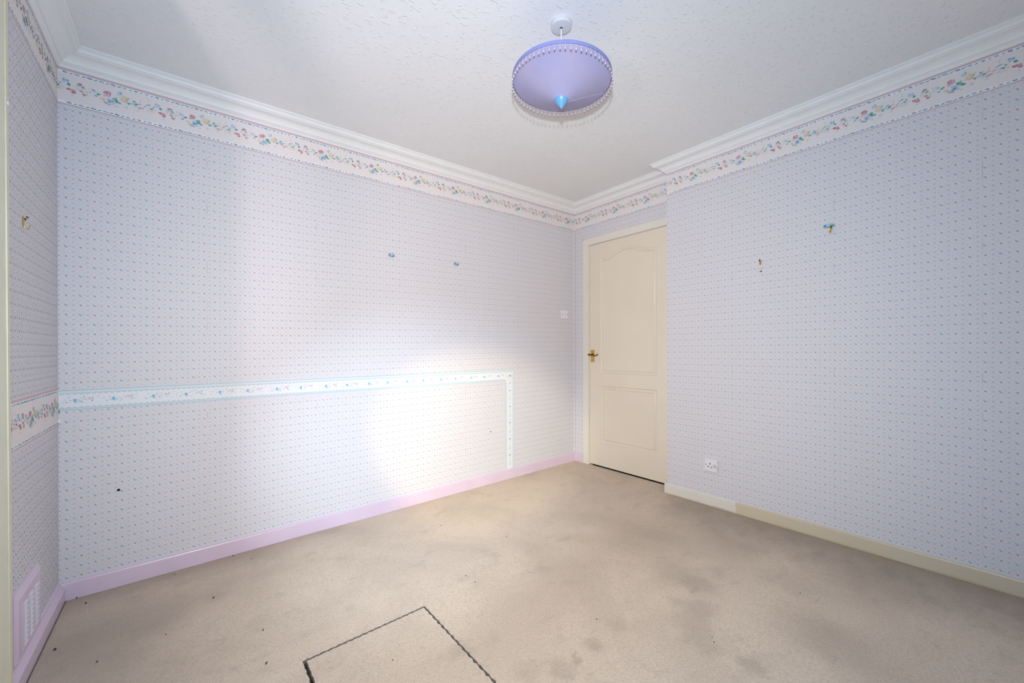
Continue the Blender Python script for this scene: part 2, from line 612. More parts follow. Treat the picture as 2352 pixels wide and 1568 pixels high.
FY0, FY1 = -0.172, -0.955    # door opening
DZ = 1.988
bm = bmesh.new()
box(bm, 0, TH, FY0, 0, -0.03, HC+0.05)
box(bm, 0, TH, D0-0.05, FY1, -0.03, HC+0.05)
box(bm, 0, TH, FY1, FY0, DZ, HC+0.05)
wall_end = structure(finish('wall_end', bm, M['paper_end'], uv=uv_side))

bm = bmesh.new()
box(bm, -T, TH, YF-TH, D0, -0.03, HC+0.05)
wall_right = structure(finish('wall_right', bm, M['paper_right'], uv=uv_side))

# left wall with an added, unseen opening that shapes the side light
WY0, WY1, WZ0, WZ1 = -1.475, -2.74, 0.32, 2.16
bm = bmesh.new()
X0, X1 = -LA-0.06, -LA
box(bm, X0, X1, WY0, 0, -0.03, HC+0.05)
box(bm, X0, X1, YF-TH, WY1, -0.03, HC+0.05)
box(bm, X0, X1, WY1, WY0, -0.03, WZ0)
box(bm, X0, X1, WY1, WY0, WZ1, HC+0.05)
wall_left = structure(finish('wall_left', bm, M['paper_left'], uv=uv_left))
bm = bmesh.new()
F = 0.020
box(bm, X0+0.01, X1-0.01, WY1, WY1+F, WZ0, WZ1)
box(bm, X0+0.01, X1-0.01, WY0-F, WY0, WZ0, WZ1)
box(bm, X0+0.01, X1-0.01, WY1+F, WY0-F, WZ0, WZ0+F)
box(bm, X0+0.01, X1-0.01, WY1+F, WY0-F, WZ1-F, WZ1)
box(bm, X0+0.01, X1-0.01, -1.910, -1.865, WZ0+F, WZ1-F)  # upright added to cast the dark band across ceiling and wall
structure(finish('added_side_window', bm, M['frame_white']))  # unseen frame, added only to shape the side spot

# window wall behind the camera
bm = bmesh.new()
VX0, VX1, VZ0, VZ1 = -2.65, -0.45, 0.80, 2.12
box(bm, -LA, VX0, YF-TH, YF, -0.03, HC+0.05)
box(bm, VX1, -T, YF-TH, YF, -0.03, HC+0.05)
box(bm, VX0, VX1, YF-TH, YF, -0.03, VZ0)
box(bm, VX0, VX1, YF-TH, YF, VZ1, HC+0.05)
wall_front = structure(finish('wall_front', bm, M['paper_back'], uv=uv_back))
bm = bmesh.new()
yb, ya = YF-0.05, YF-0.01
for x0, x1, z0, z1 in ((VX0, VX0+.05, VZ0, VZ1), (VX1-.05, VX1, VZ0, VZ1), (VX0+.05, VX1-.05, VZ0, VZ0+.05), (VX0+.05, VX1-.05, VZ1-.05, VZ1)):
    box(bm, x0, x1, yb, ya, z0, z1)
structure(finish('window_1', bm, M['frame_white']))

bm = bmesh.new()
box(bm, -LA-TH, TH, YF-TH, TH, HC, HC+0.05)
ceiling = structure(finish('ceiling', bm, M['ceiling']))

# ------------------------------------------------------------------ printed sprigs of the wallpaper
toA = lambda s, z, h: (s, -h, z)
toD = lambda s, z, h: (-h, -s, z)
toB = lambda s, z, h: (-T-h, -s, z)
toC = lambda s, z, h: (-LA+h, s, z)
sprigs(wall_back, toA, -LA+.001, -.001, .070, 2.32, -2.653, 1.028)
sprigs(wall_right, toB, -D0+.001, -YF-.001, .060, 2.32, 1.33, 1.02)
sprigs(wall_end, toD, .001, -FY0-.01, .070, 2.32, .05, 1.02)
sprigs(wall_end, toD, -FY0-.01, -D0-.005, DZ+.02, 2.32, .05, 1.02)
sprigs(wall_left, toC, -1.21, -.001, .070, 2.32, -.30, 1.02)

# ------------------------------------------------------------------ floor: carpet with a rectangle cut out of it
HX0, HX1, HY0, HY1 = -2.548, -2.086, -1.66, -1.046


def wob(a, k, amp=0.0022):
    return amp*(math.sin(a*61+k)+0.6*math.sin(a*133+2*k)+0.5*math.sin(a*290+3*k))


def carpet_mesh(outer, inner, ztop, zbot, hole):
    bm = bmesh.new()
    def loop(pts, z):
        return [bm.verts.new((x, y, z)) for x, y in pts]
    return bm, loop


def rect_pts(x0, x1, y0, y1, n, k, amp):
    pts = []
    for a, b, ax in (((x0, y1), (x1, y1), 1), ((x1, y1), (x1, y0), 0), ((x1, y0), (x0, y0), 1), ((x0, y0), (x0, y1), 0)):
        for i in range(n):
            f = i/n
            x = a[0]+(b[0]-a[0])*f
            y = a[1]+(b[1]-a[1])*f
            w_ = wob(f*1.7+ax, k, amp)*min(1, 8*f)*min(1, 8*(1-f))
            pts.append((x, y+w_) if ax else (x+w_, y))
    return pts


hole = rect_pts(HX0, HX1, HY0, HY1, 60, 1.0, 0.0014)
bm = bmesh.new()
outer = [(-LA, 0.0), (0.004, 0.0), (0.004, D0), (-T, D0), (-T, YF), (-LA, YF)]
ov = [bm.verts.new((x, y, 0)) for x, y in outer]
hv = [bm.verts.new((x, y, 0)) for x, y in hole]
ed = [bm.edges.new((ov[i], ov[(i+1) % len(ov)])) for i in range(len(ov))]
ed += [bm.edges.new((hv[i], hv[(i+1) % len(hv)])) for i in range(len(hv))]
bmesh.ops.triangle_fill(bm, edges=ed, use_beauty=True)
# worn, rounded lip of the cut edge going down
lip = rect_pts(HX0+0.003, HX1-0.003, HY0+0.003, HY1-0.003, 60, 1.0, 0.0014)
lv = [bm.verts.new((x, y, -0.004)) for x, y in lip]
lw = [bm.verts.new((x, y, -0.012)) for x, y in lip]
for i in range(len(hv)):
    j = (i+1) % len(hv)
    bm.faces.new((hv[i], hv[j], lv[j], lv[i])).material_index = 1  # cut faces painted dark to stand in for shade in the gap
    bm.faces.new((lv[i], lv[j], lw[j], lw[i])).material_index = 1
od = [bm.verts.new((x, y, -0.012)) for x, y in outer]
for i in range(len(ov)):
    j = (i+1) % len(ov)
    bm.faces.new((ov[i], ov[j], od[j], od[i]))
floor = structure(finish('floor', bm, [M['carpet'], M['dirt_gap_shade']]))
bm = bmesh.new()
box(bm, -LA, 0.5, YF, 0, -0.03, -0.0125)
sub = finish('subfloor', bm, M['dark'], floor)  # near-black colour stands in for the unlit gaps under door and patch
floor['label'] = 'worn beige carpet'

patch_root = empty('carpet_patch', (-2.317, -1.353, -0.012), 'loose rectangle of beige carpet set into a cut hole in the floor', 'carpet')
bm = bmesh.new()
PX0, PX1, PY0, PY1 = HX0+0.009, HX1-0.006, HY0+0.008, HY1-0.008
top = rect_pts(PX0+0.0025, PX1-0.0025, PY0+0.0025, PY1-0.0025, 60, 2.3, 0.0016)
mdl = rect_pts(PX0, PX1, PY0, PY1, 60, 2.3, 0.0016)
tv = [bm.verts.new((x, y, 0.0015)) for x, y in top]
mv = [bm.verts.new((x, y, -0.003)) for x, y in mdl]
bv = [bm.verts.new((x, y, -0.012)) for x, y in mdl]
for i in range(len(tv)):
    j = (i+1) % len(tv)
    bm.faces.new((tv[i], tv[j], mv[j], mv[i])).material_index = 1  # dark sides carry the gap's painted shade too
    bm.faces.new((mv[i], mv[j], bv[j], bv[i])).material_index = 1
bm.faces.new(tv)
bm.faces.new(bv[::-1])
# keep floor coordinates for the carpet shader by leaving this part at the world origin
po = finish('carpet_piece', bm, [M['carpet'], M['dirt_gap_shade']], patch_root, root=patch_root.location)
# frayed edge fibres, coloured dark to deepen the painted shade of the gap
bm = bmesh.new()
for k in range(300):
    p = random.choice(mdl if k % 3 else hole)
    px, py = p[0]+random.uniform(-.002, .002), p[1]+random.uniform(-.002, .002)
    a = random.uniform(0, 2*math.pi)
    L = random.uniform(.003, .007)
    q = Vector((px+L*math.cos(a), py+L*math.sin(a), 0.0005+random.uniform(-.004, .002)))
    m_ = Vector((px+.5*L*math.cos(a), py+.5*L*math.sin(a), 0.0018))
    tube(bm, [(px, py, -0.001), m_, q], [0.0006, 0.0006, 0.0003], 4)
fr = finish('frayed_edge', bm, paint('tuft', (0.20, 0.16, 0.13), 0.9), patch_root, root=patch_root.location)
fr['kind'] = 'stuff'

# ------------------------------------------------------------------ cornice
prof = [(0.0, HC), (0.0835, HC), (0.0838, HC-0.006), (0.0815, HC-0.0085), (0.0745, HC-0.0092), (0.0740, HC-0.0132),
        (0.0745, HC-0.0165), (0.0715, HC-0.021), (0.0705, HC-0.0250), (0.0630, HC-0.0258), (0.0625, HC-0.0302),
        (0.0560, HC-0.0312), (0.0470, HC-0.0340), (0.0385, HC-0.0385), (0.0315, HC-0.0440), (0.0262, HC-0.0500), (0.0225, HC-0.0570),
        (0.0212, HC-0.0600), (0.0150, HC-0.0605), (0.0150, HC-0.0640), (0.0125, HC-0.0665), (0.0085, HC-0.0680), (0.0085, HC-0.0725), (0.0058, HC-0.0760), (0.0015, HC-0.0785), (0.0, HC-0.0785)]
rp = prof[::-1]


def cornice(name, path):
    bm = bmesh.new()
    sweep(bm, path, rp, closed_prof=True)
    return structure(finish(name, bm, M['cornice'], smooth=True))


# path runs so the room lies to the left of it: right wall -> end wall -> back wall -> left wall
full = [(-T, YF), (-T, D0), (0, D0), (0, 0), (-LA, 0), (-LA, YF)]
cornice('trim_1', full)

# ------------------------------------------------------------------ baseboards
def board(name, path, h, th, mat, top_round=0.004):
    bm = bmesh.new()
    pr = [(0, 0), (th, 0), (th, h-top_round*1.4), (th-top_round*.4, h-top_round*.4), (th-top_round*1.2, h), (0, h)]
    sweep(bm, path, pr, closed_prof=True)
    return structure(finish(name, bm, mat))


board('baseboard_back', [(0, -0.112), (0, 0), (-LA, 0)], 0.077, 0.012, M['pink'])
board('baseboard_right', [(-T, YF), (-T, D0+0.002), (-T+0.03, D0+0.002)], 0.070, 0.012, M['cream'])
# boxed-in lower edge of the left wall: square board with a chamfered strip above it
bm = bmesh.new()
sweep(bm, [(-LA, -0.012), (-LA, -1.30)], [(0, 0), (0.021, 0), (0.021, 0.052), (0.019, 0.055), (0.008, 0.074), (0.006, 0.082), (0, 0.084)], closed_prof=True)
structure(finish('baseboard_left', bm, M['pink']))
# blackened crack between carpet and left board
bm = bmesh.new()
box(bm, -LA+0.0205, -LA+0.0245, -1.3, -0.012, 0.0, 0.0015)
finish('grime_line', bm, M['dirt_gap_shade'], floor)


# ------------------------------------------------------------------ printed paper borders
class Print:
    """flat printed pieces laid on a wall: every ink a material, every blob a thin polygon"""
    def __init__(self, to3d):
        self.bm = bmesh.new()
        self.mats = []
        self.f = to3d

    def mi(self, k):
        if k not in self.mats:
            self.mats.append(k)
        return self.mats.index(k)

    def poly(self, pts, ink, h):
        f = self.bm.faces.new([self.bm.verts.new(self.f(a, b, h)) for a, b in pts])
        f.material_index = self.mi(ink)

    def slab(self, s0, s1, z0a, z1a, ink, h=0.0006, z0b=None, z1b=None):
        """paper strip with thickness; ends may sit at different heights"""
        z0b = z0a if z0b is None else z0b
        z1b = z1a if z1b is None else z1b
        A = [(s0, z0a), (s1, z0b), (s1, z1b), (s0, z1a)]
        f_ = [self.bm.verts.new(self.f(a, b, h)) for a, b in A]
        g_ = [self.bm.verts.new(self.f(a, b, 0.0)) for a, b in A]
        k = self.mi(ink)
        self.bm.faces.new(f_).material_index = k
        for i in range(4):
            j = (i+1) % 4
            self.bm.faces.new((f_[i], g_[i], g_[j], f_[j])).material_index = k

    def ell(self, s, z, rx, rz, ang, ink, h, lim=None, n=9, rough=0.18, rnd=random):
        pts = []
        for i in range(n):
            a = 2*math.pi*i/n
            q = 1+rnd.uniform(-rough, rough)
            x, y = rx*q*math.cos(a), rz*q*math.sin(a)
            c_, s_ = math.cos(ang), math.sin(ang)
            px, pz = s+x*c_-y*s_, z+x*s_+y*c_
            if lim:
                px = min(max(px, lim[0]), lim[1])
            pts.append((px, pz))
        if lim and (max(p[0] for p in pts)-min(p[0] for p in pts)) < 1e-4:
            return
        self.poly(pts, ink, h)

    def done(self, name, parent):
        o = finish(name, self.bm, [M['ink_'+k] for k in self.mats], parent)
        return o


PER = 0.3025
# (s offset, z offset from border mid-line, rx, rz, angle, ink); one repeat of the floral trail
G = [
    (0.000, 0.022, .0085, .0060, 0.4, 'pale_blue'), (-.004, 0.028, .0040, .0030, 0, 'blue'), (.007, 0.025, .0035, .0045, .4, 'blue'), (.004, 0.016, .0030, .0030, 0, 'white'),
    (.012, 0.012, .0055, .0042, -.5, 'green'), (-.014, 0.010, .0042, .0022, -.9, 'teal'), (-.008, -.002, .0050, .0018, -.5, 'yellow'),
    (.012, -.008, .0075, .0042, -.25, 'red'), (.023, -.010, .0072, .0060, -.4, 'rose'), (.026, -.017, .0060, .0032, .3, 'red'), (.036, 0.004, .0040, .0030, .5, 'yellow'), (.022, -.030, .0035, .0012, -.8, 'pink'),
    (.046, 0.023, .0078, .0040, 0.1, 'red'), (.040, 0.015, .0055, .0036, -.3, 'pale_blue'), (.056, 0.011, .0056, .0044, .2, 'pale_green'), (.054, 0.016, .0035, .0020, .5, 'green'), (.065, 0.000, .0048, .0030, .6, 'yellow'),
    (.050, -.004, .0066, .0042, -.6, 'rose'), (.058, -.016, .0055, .0030, -.5, 'red'), (.066, -.012, .0028, .0030, 0, 'pale_green'), (.077, 0.004, .0035, .0018, 0, 'pale_green'), (.074, 0.018, .0012, .0048, .1, 'pink'),
    (.090, 0.012, .0070, .0052, -.1, 'pale_blue'), (.086, 0.016, .0038, .0026, .2, 'blue'), (.104, 0.004, .0072, .0034, .35, 'green'), (.094, -.006, .0048, .0026, .1, 'blue'),
    (.116, -.011, .0068, .0050, .2, 'yellow'), (.121, -.016, .0036, .0020, 0, 'orange'),
    (.131, 0.018, .0115, .0080, 0.1, 'rose'), (.128, 0.022, .0062, .0030, .5, 'red'), (.136, 0.011, .0045, .0060, .4, 'pink'), (.140, 0.016, .0030, .0060, -.2, 'red'), (.125, 0.006, .0055, .0030, 0, 'pink'),
    (.142, -.013, .0092, .0078, 0.2, 'blue'), (.137, -.006, .0055, .0042, .5, 'pale_blue'), (.150, -.019, .0065, .0050, 0, 'pale_blue'), (.141, -.016, .0035, .0030, 0, 'navy'),
    (.128, -.024, .0080, .0040, -.15, 'pale_green'), (.126, -.022, .0040, .0016, .3, 'green'), (.138, -.028, .0040, .0018, .2, 'teal'), (.162, -.028, .0050, .0020, .2, 'pale_blue'),
    (.157, 0.000, .0092, .0056, -.35, 'green'), (.166, -.009, .0086, .0040, -.25, 'green'), (.160, 0.007, .0040, .0030, .8, 'pale_green'),
    (.170, 0.030, .0070, .0050, -.2, 'pale_blue'), (.174, 0.033, .0035, .0045, 0, 'teal'), (.166, 0.025, .0060, .0014, 0, 'pale_blue'),
    (.187, 0.018, .0100, .0085, 0.1, 'yellow'), (.182, 0.022, .0045, .0030, .3, 'ground'), (.178, 0.008, .0055, .0050, 0, 'yellow'), (.190, 0.003, .0075, .0030, .1, 'orange'), (.196, 0.014, .0022, .0060, -.3, 'orange'),
    (.201, 0.016, .0018, .0085, -.35, 'pale_green'), (.203, -.002, .0045, .0038, .3, 'green'), (.212, 0.002, .0070, .0045, 0, 'pale_blue'), (.192, -.022, .0060, .0012, -.9, 'pink'), (.197, -.020, .0050, .0010, -.9, 'pink'),
    (.222, 0.012, .0064, .0046, .1, 'pale_green'), (.219, 0.014, .0036, .0024, 0, 'green'), (.228, 0.003, .0062, .0032, .35, 'green'), (.226, -.006, .0046, .0020, 0, 'pale_blue'),
    (.240, -.008, .0068, .0048, .2, 'pink'), (.238, -.012, .0040, .0022, .4, 'rose'), (.235, -.022, .0026, .0015, 0, 'pink'), (.240, 0.008, .0062, .0014, .1, 'rose'), (.243, 0.020, .0010, .0055, .1, 'pink'),
    (.252, -.006, .0042, .0024, .6, 'pale_green'), (.258, 0.004, .0068, .0015, .35, 'rose'), (.264, 0.014, .0040, .0022, .1, 'pale_blue'), (.270, 0.014, .0070, .0015, .3, 'teal'), (.275, 0.018, .0060, .0014, -.2, 'pale_green'), (.276, 0.002, .0065, .0012, .6, 'blue'),
    (.268, -.008, .0045, .0016, .2, 'pale_blue'), (.278, -.012, .0090, .0012, .2, 'yellow'), (.283, 0.000, .0040, .0030, .6, 'green'), (.288, -.012, .0046, .0022, .1, 'yellow'), (.272, 0.034, .0010, .0050, .2, 'pink'),
]


def floral(pr, s0, s1, ztop, h, phase, seed, zslope=0.0):
    """pr strip from s0 to s1 (s grows to the right as seen from the room)"""
    rnd = random.Random(seed)
    zb = ztop-h
    pr.slab(s0, s1, zb, ztop, 'ground')
    L = 0.0009
    for z0, z1, k in ((ztop-.0105, ztop-.0015, 'pinkline'), (ztop-.0235, ztop-.0115, 'white'), (zb+.0075, zb+.0190, 'white'), (zb+.0005, zb+.0060, 'pinkline')):
        pr.poly([(s0, z0), (s1, z0), (s1, z1), (s0, z1)], k, L)
    mid = (ztop+zb)/2
    k0 = math.floor((s0-phase)/PER)-1
    k1 = math.ceil((s1-phase)/PER)+1
    for k in range(k0, k1):
        b = phase+k*PER
        for ds, dz, rx, rz, a, ink in G:
            s = b+ds
            if s+rx < s0 or s-rx > s1:
                continue
            pr.ell(s, mid+dz*1.06, rx*1.16, rz*1.2, a, ink, 0.0011+0.00012*rnd.random()*3, (s0, s1), rnd=rnd, rough=.30)
            if rx > .0060 and s0 < s-rx and s+rx < s1:
                # unprinted slivers between the brush strokes of a bloom
                for _ in range(3 if rx > .0085 else 2):
                    aa = rnd.uniform(0, 6.28)
                    pr.ell(s+.62*rx*math.cos(aa), mid+dz*1.06+.62*rz*math.sin(aa), rx*.34, rz*.17, rnd.uniform(-1.2, 1.2), 'ground', .00165, rnd=rnd)
        for j in range(8):
            for zz, sh in ((ztop-.0175, 0.0), (zb+.0130, 0.012)):
                s = b+sh+j*PER/8
                if s < s0+.004 or s > s1-.012:
                    continue
                w_ = 0.45+0.55*abs(math.sin(j*math.pi/8+0.6))
                pr.ell(s, zz, .0088*w_+.001, .0034, -.12, 'blue' if j % 2 else 'navy', .0012, (s0, s1), rnd=rnd)
                pr.ell(s+.0005, zz+.0005, .0030*w_, .0013, -.1, 'pale_blue', .0014, (s0, s1), rnd=rnd)
                pr.ell(s+.0185, zz-.0008, .0068*w_+.001, .0022, .25, 'green' if j % 3 else 'teal', .0012, (s0, s1), rnd=rnd)
                pr.ell(s+.0290, zz+.0006, .0030, .0012, .1, 'pale_green', .0012, (s0, s1), rnd=rnd)


HB = 0.160
ZT = HC-0.0785+0.0025
pr = Print(toA)
floral(pr, -LA+0.001, -0.001, ZT, HB, -3.265, 1)
pr.done('floral_border', wall_back)
pr = Print(toD)
floral(pr, 0.001, -D0, ZT, HB, 0.012, 2)
pr.done('floral_border', wall_end)
pr = Print(toB)
floral(pr, -D0, -YF, ZT, HB, 1.065, 3)
pr.done('floral_border', wall_right)
pr = Print(toC)
floral(pr, -1.2, -0.001, ZT, HB, -0.29, 4)
pr.done('floral_border', wall_left)
pr = Print(toC)
floral(pr, -1.2, -0.001, 0.926, 0.166, -0.235, 5)
lo = pr.done('floral_border', wall_left)
lo['label'] = 'lower strip of floral border at chair-rail height'
# border paper turned a little round the corner, torn
pr = Print(toA)
pr.slab(-LA+.001, -LA+.0085, .762, .7690, 'pinkline', .0005, .764, .7685)
pr.slab(-LA+.001, -LA+.007, .772, .790, 'white', .0005, .776, .786)
pr.slab(-LA+.001, -LA+.0055, .812, .830, 'teal', .0022, .815, .826)
pr.done('torn_border_end', wall_back)

# chair-rail border on the back wall and its leg down to the baseboard


def lace(pr, along, s0, s1, W_, cornerside):
    pass


def chair_border():
    pr = Print(toA)
    rnd = random.Random(11)
    x0, x1 = -LA+0.001, -0.737
    WB = 0.093
    za, zb_ = 0.914, 0.889         # top edge slopes down to the right
    def zt(s):
        return za+(zb_-za)*(s-x0)/(x1-x0)
    sl = (zb_-za)/(x1-x0)
    pr.slab(x0, x1, za-WB, za, 'c_ground', .0006, zb_-WB, zb_)
    xi = x1-WB-.006
    zlow = 0.079
    pr.slab(x1-WB-.006, x1, zlow, zb_-WB+.001, 'c_ground', .0006, zlow, zb_-WB+.001)

    def run(bands, a0, a1, pos):
        for d0, d1, ink in bands:
            pr.poly([pos(a0, d0, 0), pos(a1, d0, 1), pos(a1, d1, 1), pos(a0, d1, 0)], ink, .0009)
    WL = WB+.006
    outer = ((.0000, .0045, 'c_pale'), (.0022, .0048, 'c_line'), (.0052, .0090, 'c_pale'), (.0120, .0150, 'c_pale'))
    inner = ((.0000, .0020, 'c_pale'), (.0030, .0058, 'c_line'), (.0062, .0095, 'c_pale'))
    # horizontal, measured from the top edge down / from the lower edge up; ends mitred into the leg
    for d0, d1, ink in outer:
        e_ = .00015 if ink == 'c_line' else 0
        pr.poly([(x0, zt(x0)-d1), (x1-d1, zt(x1)-d1), (x1-d0, zt(x1)-d0), (x0, zt(x0)-d0)], ink, .0009+e_)
        pr.poly([(x1-d1, zlow), (x1-d0, zlow), (x1-d0, zt(x1)-d0), (x1-d1, zt(x1)-d1)], ink, .0010+e_)
    for d0, d1, ink in inner:
        pr.poly([(x0, zt(x0)-WB+d0), (xi+d0, zt(xi)-WB+d0), (xi+d1, zt(xi)-WB+d1), (x0, zt(x0)-WB+d1)], ink, .0009)
        pr.poly([(xi+d0, zlow), (xi+d1, zlow), (xi+d1, zt(xi)-WB+d1), (xi+d0, zt(xi)-WB+d0)], ink, .0010)
    # scallops
    P_ = 0.0196
    n = int((x1-.02-x0)/P_)
    for i in range(n):
        s = x0+.010+i*P_
        for base, sg in ((zt(s)-.0150, -1), (zt(s)-WB+.0098, 1)):
            if sg > 0 and s > xi:
                continue
            pr.poly([(s+.0080*math.cos(q*math.pi/6), base+sg*.0072*math.sin(q*math.pi/6)) for q in range(7)], 'c_lace', .0011)
            pr.poly([(s+.0048*math.cos(q*math.pi/4), base+sg*.0040*math.sin(q*math.pi/4)) for q in range(5)], 'c_pale', .0013)
            pr.ell(s+.0098, base+sg*.0010, .0016, .0016, 0, 'c_grey', .0013, rnd=rnd)
    m = int((zb_-.03-zlow)/P_)
    for i in range(m):
        z = zlow+.012+i*P_
        for base, sg in ((x1-.0150, -1), (xi+.0098, 1)):
            if sg > 0 and z > zb_-WB-.01:
                continue
            pr.poly([(base+sg*.0072*math.sin(q*math.pi/6), z+.0080*math.cos(q*math.pi/6)) for q in range(7)], 'c_lace', .0011)
            pr.poly([(base+sg*.0040*math.sin(q*math.pi/4), z+.0048*math.cos(q*math.pi/4)) for q in range(5)], 'c_pale', .0013)
    # posies
    bits = [(-.030, .006, .0045, .0016, .3, 'c_grey'), (-.024, -.010, .0040, .0016, -.6, 'c_green'), (-.016, .010, .0050, .0015, .9, 'c_grey'), (-.012, -.004, .0034, .0024, 0, 'c_violet'),
            (.012, -.008, .0042, .0016, .5, 'c_green'), (.016, .006, .0055, .0013, .2, 'c_grey'), (.020, -.013, .0040, .0014, .3, 'c_grey'), (.024, .002, .0044, .0016, -.4, 'c_pale'),
            (-.034, -.006, .0030, .0022, 0, 'c_pink'), (.030, .010, .0036, .0014, .7, 'c_grey'), (.006, -.012, .0024, .0024, 0, 'c_grey')]

    def posy(s, z, k, r_):
        def e(ds, dz, rx, rz, a, ink):
            c_, s_ = (1, 0) if not r_ else (0, 1)
            pr.ell(s+ds*c_+dz*s_, z-ds*s_+dz*c_, rx, rz, a-(math.pi/2 if r_ else 0), ink, .0011+.0003*rnd.random(), rnd=rnd)
        if k == 0:
            for a in range(5):
                e(.0042*math.cos(a*1.257), .0042*math.sin(a*1.257), .0030, .0026, a*1.257, 'c_blue')
            e(0, 0, .0034, .0034, 0, 'c_blue')
            e(.001, -.0085, .0045, .0020, -.3, 'c_green')
        else:
            e(0, 0, .0054, .0046, .3, 'c_pink')
            e(-.004, .003, .0030, .0026, 0, 'c_pink')
            e(.010, .002, .0048, .0016, 1.0, 'c_green')
            e(.008, -.007, .0040, .0018, -.8, 'c_grey')
        for b in bits:
            if rnd.random() < .8:
                e(b[0]+rnd.uniform(-.003, .003), b[1]+rnd.uniform(-.003, .003), *b[2:])
    s = -2.720
    ks = []
    a = -2.720
    while a > x0+.05:
        a -= 0.2590
    while a < xi:
        for d_, k in ((0, 0), (.045, 1), (.122, 0), (.172, 1)):
            if x0+.02 < a+d_ < x1-.04:
                ks.append((a+d_, k))
        a += 0.2590
    for q, k in ks:
        posy(q, zt(q)-.0455+(.003 if k else -.002), k, False)
    posy(x1-.046, zb_-.050, 0, False)
    z = zb_-.105
    k = 1
    while z > zlow+.03:
        posy(x1-.048, z, k, True)
        z -= .066
        k = 1-k
    return pr.done('chair_rail_border', wall_back)


chair_border()

# scraps of blue border paper left over nail heads
def scrap(to, s, z, w_, h_, parent, seed):
    rnd = random.Random(seed)
    pr = Print(to)
    pts = [(s-w_/2, z-h_*.25), (s-w_*.3, z-h_*.5), (s+w_*.35, z-h_*.48), (s+w_/2, z-h_*.2), (s+w_*.48, z+h_*.35), (s+w_*.1, z+h_*.5), (s-w_*.4, z+h_*.42)]
    v0 = [pr.bm.verts.new(to(a, b, .004)) for a, b in pts]
    v1 = [pr.bm.verts.new(to(a, b, 0)) for a, b in pts]
    k = pr.mi('pale_green')
    pr.bm.faces.new(v0).material_index = k
    for i in range(len(pts)):
        j = (i+1) % len(pts)
        pr.bm.faces.new((v0[i], v1[i], v1[j], v0[j])).material_index = k
    for ds, dz, rx, rz, ink in ((-.34, .05, .16, .30, 'navy'), (.30, -.1, .17, .28, 'teal'), (-.05, .1, .14, .22, 'pale_blue'), (.10, -.3, .2, .12, 'navy'), (-.15, -.3, .12, .1, 'blue')):
        pr.ell(s+ds*w_, z+dz*h_, rx*w_, rz*h_, rnd.uniform(-.4, .4), ink, .0046, rnd=rnd)
    sc_ = pr.done('border_scrap', parent)
    sc_['label'] = 'small scrap of blue flowered border paper'
    return sc_


scrap(toA, -1.792, 1.693, .044, .026, wall_back, 1)
scrap(toA, -1.293, 1.694, .042, .026, wall_back, 2)
bs = scrap(toB, 1.958, 1.706, .050, .022, wall_right, 3)

# nail and plug holes
def hole_obj(axis, a, z, r_, parent, name='nail_hole'):
    bm = bmesh.new()
    n = 12
    f_ = {'A': toA, 'B': toB, 'D': toD}[axis]
    c_ = [bm.verts.new(f_(a+r_*math.cos(2*math.pi*i/n), z+r_*math.sin(2*math.pi*i/n), .0008)) for i in range(n)]
    q_ = [bm.verts.new(f_(a+.6*r_*math.cos(2*math.pi*i/n), z+.6*r_*math.sin(2*math.pi*i/n), .0002)) for i in range(n)]
    for i in range(n):
        j = (i+1) % n
        bm.faces.new((c_[i], c_[j], q_[j], q_[i]))
    bm.faces.new(q_)
    return finish(name, bm, M['dark'], parent)


hole_obj('A', -3.101, .440, .0058, wall_back)
hole_obj('A', -.981, .407, .0045, wall_back)
hole_obj('B', 1.627, 1.511, .0042, wall_right)
hole_obj('B', 1.627, 1.524, .0020, wall_right)
hole_obj('B', 1.617, 1.513, .0018, wall_right)
hole_obj('D', .108, 2.048, .0040, wall_end)

# papered lap running down the far corner
bm = bmesh.new()
tube(bm, [(-.010-.0015*math.sin(i*2.1), -.002, 2.15-i*.0518) for i in range(41)], .0045, 6)
cl = finish('corner_lap', bm, paint('lap_paper', (0.80, 0.76, 0.76), 0.6), wall_back)

# ------------------------------------------------------------------ door
door = structure(link('door_1', None))
door.empty_display_size = 0.1
door['label'] = 'cream two-panel door with an arched upper panel'
LY0, LY1, LZ0, LZ1 = -0.1795, -0.9475, 0.012, 1.980
XF = 0.002      # face of the leaf


def offset_poly(pts, d):
    out = []
    n = len(pts)
    for i in range(n):
        p = Vector(pts[i])
        a = (p-Vector(pts[i-1])).normalized()
        b = (Vector(pts[(i+1) % n])-p).normalized()
        na, nb = Vector((-a.y, a.x)), Vector((-b.y, b.x))
        mt = (na+nb)/max(0.3, 1+na.dot(nb))
        out.append((p.x+mt.x*d, p.y+mt.y*d))
    return out


def arch_outline(a0, a1, z0, zc, zp, n=28):
    pts = [(a0, z0), (a1, z0)]
    if zp > zc:
        for i in range(n+1):
            s = 1-2*i/n
            pts.append(((a0+a1)/2+s*(a1-a0)/2, zc+(zp-zc)*0.5*(1+math.cos(math.pi*min(1, abs(s)/0.86)))))
    else:
        pts += [(a1, zc), (a0, zc)]
    return pts   # counter-clockwise in (s, z)


